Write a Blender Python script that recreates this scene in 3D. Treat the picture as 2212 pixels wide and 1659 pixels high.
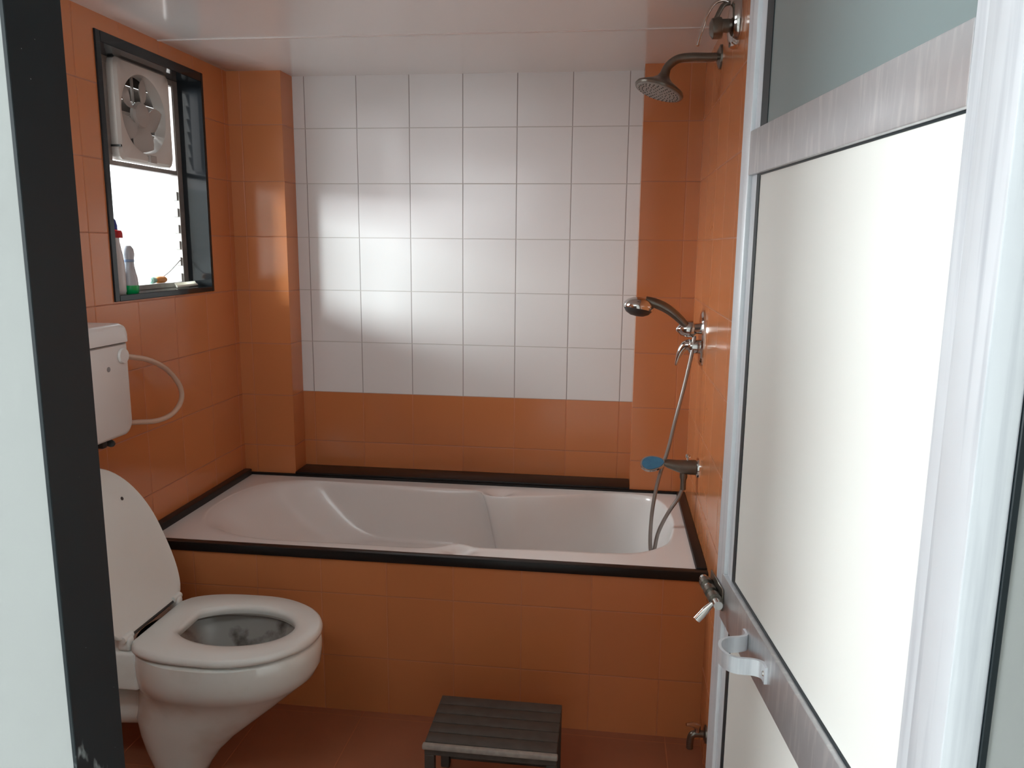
import bpy, bmesh, math
from math import sin, cos, pi, radians
from mathutils import Vector, Matrix

# ------------------------------------------------------------------ camera, world, light, exposure
SC = bpy.context.scene
for o in list(bpy.data.objects):
    bpy.data.objects.remove(o)
COL = SC.collection

cam_d = bpy.data.cameras.new('camera')
cam = bpy.data.objects.new('camera', cam_d)
COL.objects.link(cam)
R_ = Vector((0.99207006, 0.12529052, 0.00996373))
U_ = Vector((-0.03157797, 0.17173611, 0.98463676))
F_ = Vector((-0.12165452, 0.97714328, -0.17433067))
M = Matrix((R_, U_, -F_)).transposed().to_4x4()
M.translation = Vector((1.40447992, -2.81832494, 1.40130723))
cam.matrix_world = M
cam_d.sensor_width = 36.0
cam_d.lens = 1685.1649 / 2212 * 36.0
cam_d.clip_start = 0.02
SC.camera = cam

SC.view_settings.view_transform = 'Standard'
SC.view_settings.look = 'None'
SC.view_settings.gamma = 1.0
SC.view_settings.use_curve_mapping = False
SC.view_settings.exposure = 0.0

world = bpy.data.worlds.new('World')
SC.world = world
world.use_nodes = True
wb = world.node_tree.nodes['Background']
wb.inputs[0].default_value = (0.93, 0.97, 1.0, 1)
wb.inputs[1].default_value = 3.0


def area(name, loc, target, sx, sy, power, color, spread=180):
    d = bpy.data.lights.new(name, 'AREA')
    d.shape = 'RECTANGLE'
    d.size = sx; d.size_y = sy
    d.energy = power; d.color = color
    d.spread = radians(spread)
    o = bpy.data.objects.new(name, d)
    COL.objects.link(o)
    o.location = loc
    dirv = Vector(target) - Vector(loc)
    o.rotation_euler = dirv.to_track_quat('-Z', 'Y').to_euler()
    return o

# bright sky over the neighbouring building, seen through the bathroom window
area('low_sky_light', (-3.2, -3.45, 2.25), (-0.1, -0.45, 1.45), 2.8, 0.9, 860, (0.92, 0.97, 1.0))
area('sky_light', (-4.2, 0.1, 3.0), (-0.1, -0.45, 1.45), 5.0, 3.2, 2000, (0.93, 0.97, 1.0))
# assumed hall daylight: area light added in front of the solid left wall
area('assumed_hall_light', (-1.36, -3.22, 1.55), (1.5, -2.6, 1.35), 1.5, 1.6, 195, (0.90, 0.97, 1.0))

# fill light added to brighten the room, just inside the front wall
area('added_fill_light', (0.48, -2.16, 1.70), (0.62, 0.0, 1.40), 0.85, 0.35, 5.0, (0.88, 0.97, 1.0))

# ------------------------------------------------------------------ measures (metres)
W = 1.698; H = 2.012; T = 0.513; YF = -0.731
PL = 0.205; PR = 1.497; RD = 0.104
T0 = 0.2503; ZB = 0.8257; S = 0.2
YN = -2.258; YI = -2.198          # hall face and bathroom face of the front wall

# ------------------------------------------------------------------ materials


def mat(name):
    m = bpy.data.materials.new(name)
    m.use_nodes = True
    nt = m.node_tree
    return m, nt, nt.nodes['Principled BSDF']


def N(nt, t, **kw):
    n = nt.nodes.new(t)
    for k, v in kw.items():
        setattr(n, k, v)
    return n


def math_(nt, op, a, b=None, c=None):
    n = nt.nodes.new('ShaderNodeMath'); n.operation = op
    for i, v in enumerate((a, b, c)):
        if v is None: continue
        if isinstance(v, (int, float)): n.inputs[i].default_value = v
        else: nt.links.new(v, n.inputs[i])
    return n.outputs[0]


def mix(nt, f, a, b):
    n = nt.nodes.new('ShaderNodeMix'); n.data_type = 'RGBA'
    for s, v in ((n.inputs[0], f), (n.inputs[6], a), (n.inputs[7], b)):
        if isinstance(v, (int, float)): s.default_value = v
        elif isinstance(v, tuple): s.default_value = (*v, 1) if len(v) == 3 else v
        else: nt.links.new(v, s)
    return n.outputs[2]


def simple(name, col, rough=0.5, metal=0.0, noise=0.0, nscale=8.0, bump=0.0, bscale=40.0, coat=0.0, dirt=None, dirt_amt=0.5, dscale=5.0, spec=0.5, stretch=None):
    m, nt, b = mat(name)
    b.inputs['Roughness'].default_value = rough
    b.inputs['Metallic'].default_value = metal
    b.inputs['Coat Weight'].default_value = coat
    b.inputs['Specular IOR Level'].default_value = spec
    pos = N(nt, 'ShaderNodeNewGeometry').outputs['Position']
    c = None
    if noise:
        n = N(nt, 'ShaderNodeTexNoise'); n.inputs['Scale'].default_value = nscale; n.inputs['Detail'].default_value = 5
        nt.links.new(pos, n.inputs['Vector'])
        c = mix(nt, n.outputs[0], tuple(x * (1 - noise) for x in col), tuple(min(1, x * (1 + noise)) for x in col))
    if dirt:
        n = N(nt, 'ShaderNodeTexNoise'); n.inputs['Scale'].default_value = dscale; n.inputs['Detail'].default_value = 8
        if stretch:
            mp = N(nt, 'ShaderNodeMapping'); mp.inputs['Scale'].default_value = stretch
            nt.links.new(pos, mp.inputs[0]); nt.links.new(mp.outputs[0], n.inputs['Vector'])
        else: nt.links.new(pos, n.inputs['Vector'])
        f = math_(nt, 'MULTIPLY', math_(nt, 'SMOOTH_MIN', math_(nt, 'MAXIMUM', math_(nt, 'SUBTRACT', n.outputs[0], 0.5), 0), 0.2, 0.05), dirt_amt * 5)
        c = mix(nt, f, c if c else col, dirt)
    if c: nt.links.new(c, b.inputs['Base Color'])
    else: b.inputs['Base Color'].default_value = (*col, 1)
    if bump:
        n = N(nt, 'ShaderNodeTexNoise'); n.inputs['Scale'].default_value = bscale; n.inputs['Detail'].default_value = 3
        nt.links.new(pos, n.inputs['Vector'])
        bp = N(nt, 'ShaderNodeBump'); bp.inputs['Strength'].default_value = bump; bp.inputs['Distance'].default_value = 0.002
        nt.links.new(n.outputs[0], bp.inputs['Height']); nt.links.new(bp.outputs[0], b.inputs['Normal'])
    return m


def tile(name, col, grout_v, grout_h, uoff, voff, axis='x', vaxis='z', size=S, rough=0.12, var=0.045, gw=0.0016, wav=0.25, cloud=0.0):
    """square glazed tiles: joints every `size` along one horizontal axis and one other axis"""
    m, nt, b = mat(name)
    g = N(nt, 'ShaderNodeNewGeometry')
    sp = N(nt, 'ShaderNodeSeparateXYZ'); nt.links.new(g.outputs['Position'], sp.inputs[0])
    ax = {'x': 0, 'y': 1, 'z': 2}
    u = math_(nt, 'DIVIDE', math_(nt, 'SUBTRACT', sp.outputs[ax[axis]], uoff), size)
    v = math_(nt, 'DIVIDE', math_(nt, 'SUBTRACT', sp.outputs[ax[vaxis]], voff), size)

    def joint(t):
        d = math_(nt, 'ABSOLUTE', math_(nt, 'SUBTRACT', t, math_(nt, 'ROUND', t)))
        s = N(nt, 'ShaderNodeMapRange'); s.interpolation_type = 'SMOOTHSTEP'
        s.inputs[1].default_value = gw * 0.6 / size; s.inputs[2].default_value = gw * 1.5 / size
        s.inputs[3].default_value = 1; s.inputs[4].default_value = 0
        nt.links.new(d, s.inputs[0])
        return s.outputs[0]
    ju, jv = joint(u), joint(v)
    cu = N(nt, 'ShaderNodeCombineXYZ')
    nt.links.new(math_(nt, 'FLOOR', u), cu.inputs[0]); nt.links.new(math_(nt, 'FLOOR', v), cu.inputs[1])
    wn = N(nt, 'ShaderNodeTexWhiteNoise'); nt.links.new(cu.outputs[0], wn.inputs[0])
    base = mix(nt, wn.outputs[0], tuple(c * (1 - var) for c in col), tuple(min(1, c * (1 + var)) for c in col))
    nz = N(nt, 'ShaderNodeTexNoise'); nz.inputs['Scale'].default_value = 6; nz.inputs['Detail'].default_value = 6
    nt.links.new(g.outputs['Position'], nz.inputs['Vector'])
    if cloud:
        base = mix(nt, math_(nt, 'MULTIPLY', nz.outputs[0], cloud), base, tuple(c * 0.45 for c in col))
    c1 = mix(nt, ju, base, grout_v)
    c2 = mix(nt, jv, c1, grout_h)
    nt.links.new(c2, b.inputs['Base Color'])
    jj = math_(nt, 'MAXIMUM', ju, jv)
    r = N(nt, 'ShaderNodeMapRange'); nt.links.new(jj, r.inputs[0])
    r.inputs[3].default_value = rough; r.inputs[4].default_value = 0.5
    rr = math_(nt, 'ADD', r.outputs[0], math_(nt, 'MULTIPLY', nz.outputs[0], 0.08))
    nt.links.new(rr, b.inputs['Roughness'])
    nl = N(nt, 'ShaderNodeTexNoise'); nl.inputs['Scale'].default_value = 9; nl.inputs['Detail'].default_value = 1
    nt.links.new(g.outputs['Position'], nl.inputs['Vector'])
    h = math_(nt, 'SUBTRACT', math_(nt, 'MULTIPLY', nl.outputs[0], wav), math_(nt, 'MULTIPLY', jj, 0.5))
    # each tile sits a hair out of plane
    bp = N(nt, 'ShaderNodeBump'); bp.inputs['Strength'].default_value = 0.5; bp.inputs['Distance'].default_value = 0.002
    nt.links.new(h, bp.inputs['Height']); nt.links.new(bp.outputs[0], b.inputs['Normal'])
    return m


OR = (0.59, 0.212, 0.080)
GO = (0.56, 0.20, 0.082)
GD = (0.45, 0.17, 0.08)
M_or_x = tile('orange_tile_x', OR, GO, GD, T0, ZB, 'x')
M_or_y = tile('orange_tile_y', OR, (0.575, 0.206, 0.08), GD, -0.03, ZB, 'y')
M_or_apron = tile('orange_tile_apron', OR, (0.56, 0.20, 0.08), (0.48, 0.175, 0.07), -0.023, 0.378, 'x')
M_floor = tile('orange_floor_tile', (0.42, 0.16, 0.085), GD, GD, 0.1, -0.15, 'x', 'y', size=0.3, rough=0.28, cloud=0.5)
M_white = tile('white_tile', (0.80, 0.785, 0.785), (0.30, 0.27, 0.26), (0.52, 0.49, 0.47), T0, ZB, 'x', var=0.015, rough=0.16, gw=0.0013)
M_granite = simple('black_granite', (0.012, 0.014, 0.016), 0.08, spec=0.3)
M_edging = simple('brown_black_granite', (0.011, 0.010, 0.010), 0.33, noise=0.4, nscale=150, spec=0.3)
M_ceil = simple('pvc_ceiling', (0.86, 0.86, 0.86), 0.16, bump=0.04, bscale=5, coat=0.3)
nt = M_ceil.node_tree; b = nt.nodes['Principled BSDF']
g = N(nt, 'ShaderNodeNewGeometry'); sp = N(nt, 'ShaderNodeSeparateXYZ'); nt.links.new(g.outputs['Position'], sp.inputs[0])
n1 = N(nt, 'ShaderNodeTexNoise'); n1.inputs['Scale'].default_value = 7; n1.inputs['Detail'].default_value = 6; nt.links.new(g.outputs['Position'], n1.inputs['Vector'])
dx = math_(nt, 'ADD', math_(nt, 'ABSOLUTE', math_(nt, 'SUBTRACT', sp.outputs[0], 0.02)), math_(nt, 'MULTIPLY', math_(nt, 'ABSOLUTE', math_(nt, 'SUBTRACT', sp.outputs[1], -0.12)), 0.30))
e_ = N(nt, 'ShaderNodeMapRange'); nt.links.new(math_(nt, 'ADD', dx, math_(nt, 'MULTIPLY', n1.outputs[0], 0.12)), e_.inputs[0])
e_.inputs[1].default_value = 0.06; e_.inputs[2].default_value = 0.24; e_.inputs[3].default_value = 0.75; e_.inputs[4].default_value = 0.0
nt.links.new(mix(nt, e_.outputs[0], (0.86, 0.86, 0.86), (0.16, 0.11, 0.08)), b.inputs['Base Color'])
M_ceilseam = simple('pvc_joint', (0.80, 0.74, 0.72), 0.3)
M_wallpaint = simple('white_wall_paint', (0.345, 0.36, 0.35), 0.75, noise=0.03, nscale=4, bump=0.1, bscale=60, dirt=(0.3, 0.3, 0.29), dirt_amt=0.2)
M_bath = simple('cream_white_acrylic', (0.78, 0.755, 0.735), 0.22, coat=0.2)
M_ceramic = simple('white_ceramic', (0.76, 0.775, 0.735), 0.14, coat=0.3, dirt=(0.52, 0.46, 0.36), dirt_amt=0.30, dscale=9)
M_plastic = simple('white_seat_plastic', (0.74, 0.745, 0.71), 0.28, dirt=(0.6, 0.56, 0.48), dirt_amt=0.12, dscale=6)
M_cistern = simple('white_cistern_plastic', (0.74, 0.71, 0.69), 0.3)
M_bowlin = simple('stained_bowl_inside', (0.42, 0.40, 0.37), 0.2, dirt=(0.05, 0.03, 0.02), dirt_amt=1.0, dscale=14)
M_seam = simple('dark_gap', (0.03, 0.03, 0.03), 0.8)
M_chrome = simple('chrome', (0.62, 0.60, 0.58), 0.10, metal=1.0)
M_chrome_dark = simple('dark_chrome', (0.19, 0.17, 0.145), 0.30, metal=0.85, noise=0.25, nscale=60)  # darker, browner, mottled version of the chrome
M_alu = simple('brushed_aluminium', (0.62, 0.63, 0.65), 0.38, metal=0.75, noise=0.10, nscale=25, dirt=(0.85, 0.85, 0.85), dirt_amt=0.6, dscale=1.0, stretch=(90, 90, 12))
M_alu_bright = simple('pale_aluminium', (0.76, 0.79, 0.83), 0.42, metal=0.35, noise=0.05, nscale=18, dirt=(0.42, 0.45, 0.50), dirt_amt=0.55, dscale=1.0, stretch=(70, 70, 3.0))
M_alu_dirty = simple('dirty_window_aluminium', (0.30, 0.28, 0.265), 0.5, metal=0.3, noise=0.3, nscale=30)
M_lam = simple('cream_laminate', (0.82, 0.82, 0.78), 0.42, coat=0.1)
M_glassdoor = simple('grey_green_frosted_glass', (0.20, 0.25, 0.25), 0.30, spec=0.8)
M_gasket = simple('dark_gasket', (0.012, 0.02, 0.024), 0.45)
M_fan = simple('cream_fan_plastic', (0.66, 0.62, 0.58), 0.35)
M_fanblade = simple('grey_fan_blade', (0.42, 0.38, 0.35), 0.4)
M_fandark = simple('dark_fan_inside', (0.06, 0.045, 0.035), 0.6)
M_hose = simple('grey_metal_hose', (0.33, 0.30, 0.28), 0.3, metal=0.7)
M_hosecream = simple('cream_plastic_hose', (0.62, 0.44, 0.33), 0.4)
M_nut = simple('cream_plastic_nut', (0.66, 0.58, 0.46), 0.4)
M_bracket = simple('dark_metal_bracket', (0.035, 0.032, 0.03), 0.45, metal=0.3)
M_blue = simple('blue_glossy_oval', (0.05, 0.17, 0.29), 0.2, noise=0.35, nscale=50)
M_black = simple('black_rubber', (0.015, 0.014, 0.013), 0.4)
M_stool = simple('dark_wet_wood', (0.068, 0.062, 0.054), 0.5, noise=0.45, nscale=35, bump=0.3, bscale=70)
M_stooledge = simple('worn_grey_wood', (0.32, 0.30, 0.27), 0.5, noise=0.4, nscale=60)
M_red = simple('red_cap_plastic', (0.55, 0.01, 0.02), 0.35)
M_bluep = simple('blue_nozzle_plastic', (0.02, 0.05, 0.35), 0.35)
M_bottle = simple('frosted_grey_bottle', (0.50, 0.52, 0.56), 0.25)
M_bottlew = simple('white_bottle_plastic', (0.75, 0.76, 0.78), 0.3)
M_green = simple('green_liquid', (0.0, 0.45, 0.12), 0.15)
M_label = simple('blue_band', (0.25, 0.33, 0.48), 0.4)
M_orange_p = simple('orange_brush_plastic', (0.62, 0.24, 0.06), 0.4)
M_mint = simple('mint_brush_plastic', (0.35, 0.62, 0.52), 0.4)
M_comb = simple('cream_comb_plastic', (0.75, 0.72, 0.62), 0.4)
M_hall = simple('hall_paint', (0.62, 0.62, 0.60), 0.8)

# granite jamb with paint specks and smears of its own
M_jamb, nt, b = mat('granite_jamb_with_paint_specks')
b.inputs['Roughness'].default_value = 0.4
b.inputs['Specular IOR Level'].default_value = 0.25
g = N(nt, 'ShaderNodeNewGeometry')
sp = N(nt, 'ShaderNodeSeparateXYZ'); nt.links.new(g.outputs['Position'], sp.inputs[0])
n1 = N(nt, 'ShaderNodeTexNoise'); n1.inputs['Scale'].default_value = 190; nt.links.new(g.outputs['Position'], n1.inputs['Vector'])
mp = N(nt, 'ShaderNodeMapping'); mp.inputs['Scale'].default_value = (60, 110, 36); nt.links.new(g.outputs['Position'], mp.inputs[0])
n2 = N(nt, 'ShaderNodeTexNoise'); n2.inputs['Scale'].default_value = 1; n2.inputs['Detail'].default_value = 3; nt.links.new(mp.outputs[0], n2.inputs['Vector'])
speck = math_(nt, 'GREATER_THAN', n1.outputs[0], 0.79)
low = N(nt, 'ShaderNodeMapRange'); nt.links.new(math_(nt, 'ADD', sp.outputs[2], math_(nt, 'MULTIPLY', math_(nt, 'SUBTRACT', sp.outputs[1], YN), 1.45)), low.inputs[0])
low.inputs[1].default_value = 0.968; low.inputs[2].default_value = 0.995; low.inputs[3].default_value = 0.50; low.inputs[4].default_value = 0.80
r2 = N(nt, 'ShaderNodeMapRange'); nt.links.new(math_(nt, 'SUBTRACT', n2.outputs[0], low.outputs[0]), r2.inputs[0])
r2.inputs[1].default_value = 0.0; r2.inputs[2].default_value = 0.15; r2.inputs[4].default_value = 0.5
f = math_(nt, 'MAXIMUM', math_(nt, 'MULTIPLY', speck, 0.7), r2.outputs[0])
nt.links.new(mix(nt, f, (0.010, 0.016, 0.019), (0.45, 0.5, 0.5)), b.inputs['Base Color'])

# clear pane: lets the light straight through, with a weak reflection
M_pane = bpy.data.materials.new('clear_louvre_glass'); M_pane.use_nodes = True
nt = M_pane.node_tree; nt.nodes.clear()
o_ = N(nt, 'ShaderNodeOutputMaterial'); tr = N(nt, 'ShaderNodeBsdfTransparent'); gl = N(nt, 'ShaderNodeBsdfGlossy'); mx = N(nt, 'ShaderNodeMixShader')
tr.inputs[0].default_value = (0.93, 0.96, 0.95, 1); gl.inputs['Roughness'].default_value = 0.05; mx.inputs[0].default_value = 0.10
nt.links.new(tr.outputs[0], mx.inputs[1]); nt.links.new(gl.outputs[0], mx.inputs[2]); nt.links.new(mx.outputs[0], o_.inputs[0])

# ------------------------------------------------------------------ mesh helpers


def NB(): return bmesh.new()


def box(bm, x0, x1, y0, y1, z0, z1, bev=0.0, seg=2, mi=0):
    t = bmesh.new()
    vs = [t.verts.new((x, y, z)) for x in (x0, x1) for y in (y0, y1) for z in (z0, z1)]
    for q in ((0, 1, 3, 2), (4, 6, 7, 5), (0, 4, 5, 1), (2, 3, 7, 6), (0, 2, 6, 4), (1, 5, 7, 3)):
        t.faces.new([vs[i] for i in q])
    if bev: bmesh.ops.bevel(t, geom=t.edges[:], offset=bev, segments=seg, affect='EDGES', profile=0.5)
    for f in t.faces: f.material_index = mi
    merge(bm, t)
    return bm


def merge(bm, t, mtx=None):
    me = bpy.data.meshes.new('tmp')
    bmesh.ops.recalc_face_normals(t, faces=t.faces[:])
    if mtx: bmesh.ops.transform(t, matrix=mtx, verts=t.verts[:])
    t.to_mesh(me); t.free()
    bm.from_mesh(me)
    bpy.data.meshes.remove(me)


def catmull(pts, n=8, closed=False):
    P = [Vector(p) for p in pts]; out = []
    L = len(P)
    for i in range(L if closed else L - 1):
        if closed: a, b_, c, d = P[(i - 1) % L], P[i], P[(i + 1) % L], P[(i + 2) % L]
        else: a, b_, c, d = P[max(i - 1, 0)], P[i], P[i + 1], P[min(i + 2, L - 1)]
        for k in range(n):
            t = k / n
            out.append(0.5 * ((2 * b_) + (c - a) * t + (2 * a - 5 * b_ + 4 * c - d) * t * t + (3 * b_ - a - 3 * c + d) * t ** 3))
    if not closed: out.append(P[-1])
    return out


def tube(bm, pts, r, seg=12, cap=True, radii=None, flat=None):
    t = bmesh.new()
    P = [Vector(p) for p in pts]
    n = len(P)
    tan = [(P[min(i + 1, n - 1)] - P[max(i - 1, 0)]).normalized() for i in range(n)]
    up = Vector((0, 0, 1)) if abs(tan[0].z) < 0.9 else Vector((0, 1, 0))
    u = tan[0].cross(up).normalized()
    rings = []
    for i in range(n):
        u = (u - tan[i] * u.dot(tan[i])).normalized()
        v = tan[i].cross(u)
        rr = radii[i] if radii else r
        fl = flat[i] if flat else 1.0
        rings.append([t.verts.new(P[i] + (u * cos(2 * pi * k / seg) + v * sin(2 * pi * k / seg) * fl) * rr) for k in range(seg)])
    for a, b_ in zip(rings, rings[1:]):
        for k in range(seg):
            t.faces.new((a[k], a[(k + 1) % seg], b_[(k + 1) % seg], b_[k]))
    if cap:
        t.faces.new(rings[0]); t.faces.new(list(reversed(rings[-1])))
    merge(bm, t)
    return bm


def lathe(bm, prof, origin, direction, seg=32, sy=1.0, cap=True):
    """prof: list of (radius, height) along direction; sy squashes the second radial axis"""
    t = bmesh.new()
    d = Vector(direction).normalized()
    up = Vector((0, 0, 1)) if abs(d.z) < 0.9 else Vector((0, 1, 0))
    v = (up - d * up.dot(d)).normalized(); u = v.cross(d)
    o = Vector(origin); rings = []
    for r, h in prof:
        if r < 1e-6: rings.append([t.verts.new(o + d * h)])
        else: rings.append([t.verts.new(o + d * h + (u * cos(2 * pi * k / seg) * sy + v * sin(2 * pi * k / seg)) * r) for k in range(seg)])
    for a, b_ in zip(rings, rings[1:]):
        for k in range(seg):
            k2 = (k + 1) % seg
            if len(a) == 1 and len(b_) == 1: continue
            if len(a) == 1: t.faces.new((a[0], b_[k2], b_[k]))
            elif len(b_) == 1: t.faces.new((a[k], a[k2], b_[0]))
            else: t.faces.new((a[k], a[k2], b_[k2], b_[k]))
    if cap:
        if len(rings[0]) > 1: t.faces.new(rings[0])
        if len(rings[-1]) > 1: t.faces.new(list(reversed(rings[-1])))
    merge(bm, t)
    return bm


def loft(bm, rings, closed=True, cap0=False, cap1=False, mi=0):
    """rings: lists of points with equal counts"""
    t = bmesh.new()
    R = [[t.verts.new(p) for p in r] for r in rings]
    n = len(R[0])
    for a, b_ in zip(R, R[1:]):
        for k in range(n if closed else n - 1):
            f = t.faces.new((a[k], a[(k + 1) % n], b_[(k + 1) % n], b_[k])); f.material_index = mi
    if cap0: t.faces.new(R[0]).material_index = mi
    if cap1: t.faces.new(list(reversed(R[-1]))).material_index = mi
    merge(bm, t)
    return bm


def prism(bm, poly, z0, z1, bev=0.0, seg=2, mtx=None):
    """closed 2-D outline in XY, extruded z0..z1, then transformed"""
    t = bmesh.new()
    a = [t.verts.new((p[0], p[1], z0)) for p in poly]; c = [t.verts.new((p[0], p[1], z1)) for p in poly]
    n = len(poly)
    t.faces.new(list(reversed(a))); t.faces.new(c)
    for k in range(n): t.faces.new((a[k], a[(k + 1) % n], c[(k + 1) % n], c[k]))
    if bev:
        es = [e for e in t.edges if len(e.link_faces) == 2 and e.calc_face_angle(0) > 1.0]
        bmesh.ops.bevel(t, geom=es, offset=bev, segments=seg, affect='EDGES', profile=0.5)
    merge(bm, t, mtx)
    return bm


def obj(name, bm, mats, parent=None, smooth=True, angle=38, local=False, label=None):
    me = bpy.data.meshes.new(name)
    if smooth:
        lim = radians(angle)
        for f in bm.faces: f.smooth = True
        for e in bm.edges:
            if len(e.link_faces) == 2 and e.calc_face_angle(0) > lim: e.smooth = False
    if parent is not None and not local:
        p = parent; off = Vector((0, 0, 0))
        while p is not None: off += p.location; p = p.parent
        bmesh.ops.translate(bm, vec=-off, verts=bm.verts[:])
    bm.to_mesh(me); bm.free()
    for m in (mats if isinstance(mats, (list, tuple)) else [mats]): me.materials.append(m)
    o = bpy.data.objects.new(name, me)
    COL.objects.link(o)
    if parent is not None: o.parent = parent
    if label: o['label'] = label
    return o


def tag(o, label, cat, group=None):
    o['label'] = label; o['category'] = cat
    if group: o['group'] = group
    return o


def thing(name, label, cat, loc, group=None):
    o = bpy.data.objects.new(name, None); COL.objects.link(o)
    o.location = loc; o.empty_display_size = 0.05
    return tag(o, label, cat, group)


def struct(o, label, cat):
    o['kind'] = 'structure'
    return tag(o, label, cat)

# ------------------------------------------------------------------ room shell
# window opening in the left wall (outer edge of the granite lining)
WY0, WY1, WZ0, WZ1 = -0.745, -0.178, 1.232, 1.968
bm = NB()
WT = 0.13
box(bm, -WT, 0, YI, WY0, 0, H + 0.05); box(bm, -WT, 0, WY1, 0.22, 0, H + 0.05)
box(bm, -WT, 0, WY0, WY1, 0, WZ0); box(bm, -WT, 0, WY0, WY1, WZ1, H + 0.05)
struct(obj('wall_left', bm, M_or_y, smooth=False), 'orange glazed tile wall on the left with the window and toilet', 'wall')

bm = NB()
box(bm, 0, PL, 0, RD + 0.12, 0, H + 0.05); box(bm, PR, W, 0, RD + 0.12, 0, H + 0.05)
box(bm, PL, PR, RD, RD + 0.12, 0, ZB)
box(bm, PL, PR, RD, RD + 0.12, ZB, H + 0.05, mi=1)
struct(obj('wall_back', bm, [M_or_x, M_white], smooth=False), 'back wall with recessed white tile panel between orange tiled piers', 'wall')

bm = NB(); box(bm, W, W + 0.12, YI, RD + 0.12, 0, H + 0.05)
struct(obj('wall_right', bm, M_or_y, smooth=False), 'orange glazed tile wall on the right carrying the shower fittings', 'wall')

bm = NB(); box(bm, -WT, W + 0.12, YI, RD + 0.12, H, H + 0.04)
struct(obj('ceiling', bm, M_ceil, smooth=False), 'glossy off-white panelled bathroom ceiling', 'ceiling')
bm = NB(); box(bm, 0.0, W, -0.437, -0.427, H - 0.0025, H + 0.001, 0.0008, 1)
struct(obj('trim_1', bm, M_ceilseam), 'thin joint strip running across the ceiling', 'trim')

bm = NB(); box(bm, -WT, W + 0.12, YN, RD + 0.12, -0.06, 0)
struct(obj('floor', bm, M_floor, smooth=False), 'dark orange-brown tiled bathroom floor', 'floor')

# front wall towards the hall, white, with the doorway
JX0, JX1 = 0.957, 1.687
bm = NB()
DH = 2.04
box(bm, -1.4, JX0 - 0.002, YN, YI, 0, 2.6)
box(bm, JX1 + 0.004, 2.6, YN, YI, 0, 2.6)
box(bm, JX0 - 0.002, JX1 + 0.004, YN, YI, DH, 2.6)
struct(obj('wall_front', bm, M_wallpaint, smooth=False), 'white painted wall around the doorway', 'wall')
bm = NB()
box(bm, JX0 - 0.004, JX0, YN - 0.0015, YI + 0.002, 0, DH, 0.0006, 1)
struct(obj('trim_2', bm, M_jamb, smooth=False), 'wide black granite jamb lining the left side of the doorway', 'door jamb')
bm = NB()
box(bm, JX1 - 0.001, JX1 + 0.004, YN - 0.0015, YI + 0.002, 0, DH, 0.0006, 1)
struct(obj('trim_3', bm, M_jamb, smooth=False), 'thin black granite edge on the right side of the doorway', 'door jamb')
bm = NB()
box(bm, JX0, JX1 - 0.001, YN - 0.004, YI + 0.004, DH - 0.012, DH + 0.001, 0.001, 1)
struct(obj('trim_4', bm, M_jamb, smooth=False), 'black granite lintel over the doorway', 'door jamb')

# the hall the photographer stands in
bm = NB()
box(bm, -1.5, 2.7, -5.1, YN, -0.06, 0)
struct(obj('floor_hall', bm, M_hall, smooth=False), 'pale floor of the hall outside', 'floor')
bm = NB(); box(bm, -1.5, 2.7, -5.1, YN, 2.6, 2.66)
struct(obj('ceiling_hall', bm, M_hall, smooth=False), 'white ceiling of the hall outside', 'ceiling')
bm = NB()
box(bm, -1.5, -1.4, -5.1, YN, 0, 2.6)
struct(obj('wall_hall_left', bm, M_hall, smooth=False), 'plain hall wall on the left', 'wall')
bm = NB(); box(bm, 2.6, 2.7, -5.1, YN, 0, 2.6)
struct(obj('wall_hall_right', bm, M_hall, smooth=False), 'plain hall wall on the right', 'wall')
bm = NB(); box(bm, -1.5, 2.7, -5.2, -5.1, 0, 2.6)
struct(obj('wall_hall_rear', bm, M_hall, smooth=False), 'plain hall wall behind the viewpoint', 'wall')

# ------------------------------------------------------------------ window with granite lining, sash and glass louvres
win = thing('window_1', 'black granite framed window with glass louvres in the orange left wall', 'window', (0, -0.46, WZ0))
win['kind'] = 'structure'
bm = NB()
box(bm, -0.118, 0.005, WY0, WY0 + 0.022, WZ0, WZ1, 0.0015, 1)
box(bm, -0.118, 0.005, WY1 - 0.014, WY1, WZ0, WZ1, 0.0015, 1)
box(bm, -0.118, 0.005, WY0 + 0.022, WY1 - 0.014, WZ1 - 0.030, WZ1, 0.0015, 1)
obj('granite_surround', bm, M_granite, win)
bm = NB()
box(bm, -0.118, 0.005, WY0 + 0.022, WY1 - 0.014, WZ0, WZ0 + 0.018, 0.0015, 1)
obj('sill', bm, M_granite, win)
yi0, yi1, zi0, zi1 = WY0 + 0.022, WY1 - 0.014, WZ0 + 0.018, WZ1 - 0.030
bm = NB()
box(bm, -0.112, -0.082, yi1 - 0.030, yi1, zi0, zi1, 0.001, 1)
box(bm, -0.112, -0.082, yi0, yi0 + 0.025, zi0, zi1, 0.001, 1)
box(bm, -0.112, -0.082, yi0 + 0.025, yi1 - 0.030, zi0, zi0 + 0.016, 0.001, 1)
box(bm, -0.112, -0.082, yi0 + 0.025, yi1 - 0.030, zi1 - 0.02, zi1, 0.001, 1)
box(bm, -0.110, -0.084, yi0 + 0.025, yi1 - 0.030, 1.628, 1.642, 0.001, 1)
box(bm, -0.110, -0.084, -0.612, -0.574, 1.642, zi1 - 0.02, 0.001, 1)
box(bm, -0.110, -0.084, -0.226, -0.210, 1.642, zi1 - 0.02, 0.001, 1)
box(bm, -0.104, -0.098, -0.247, -0.244, 1.642, zi1 - 0.02)
box(bm, -0.110, -0.084, -0.612, -0.210, 1.925, zi1 - 0.019)
obj('sash_frame', bm, M_alu_dirty, win)
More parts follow.
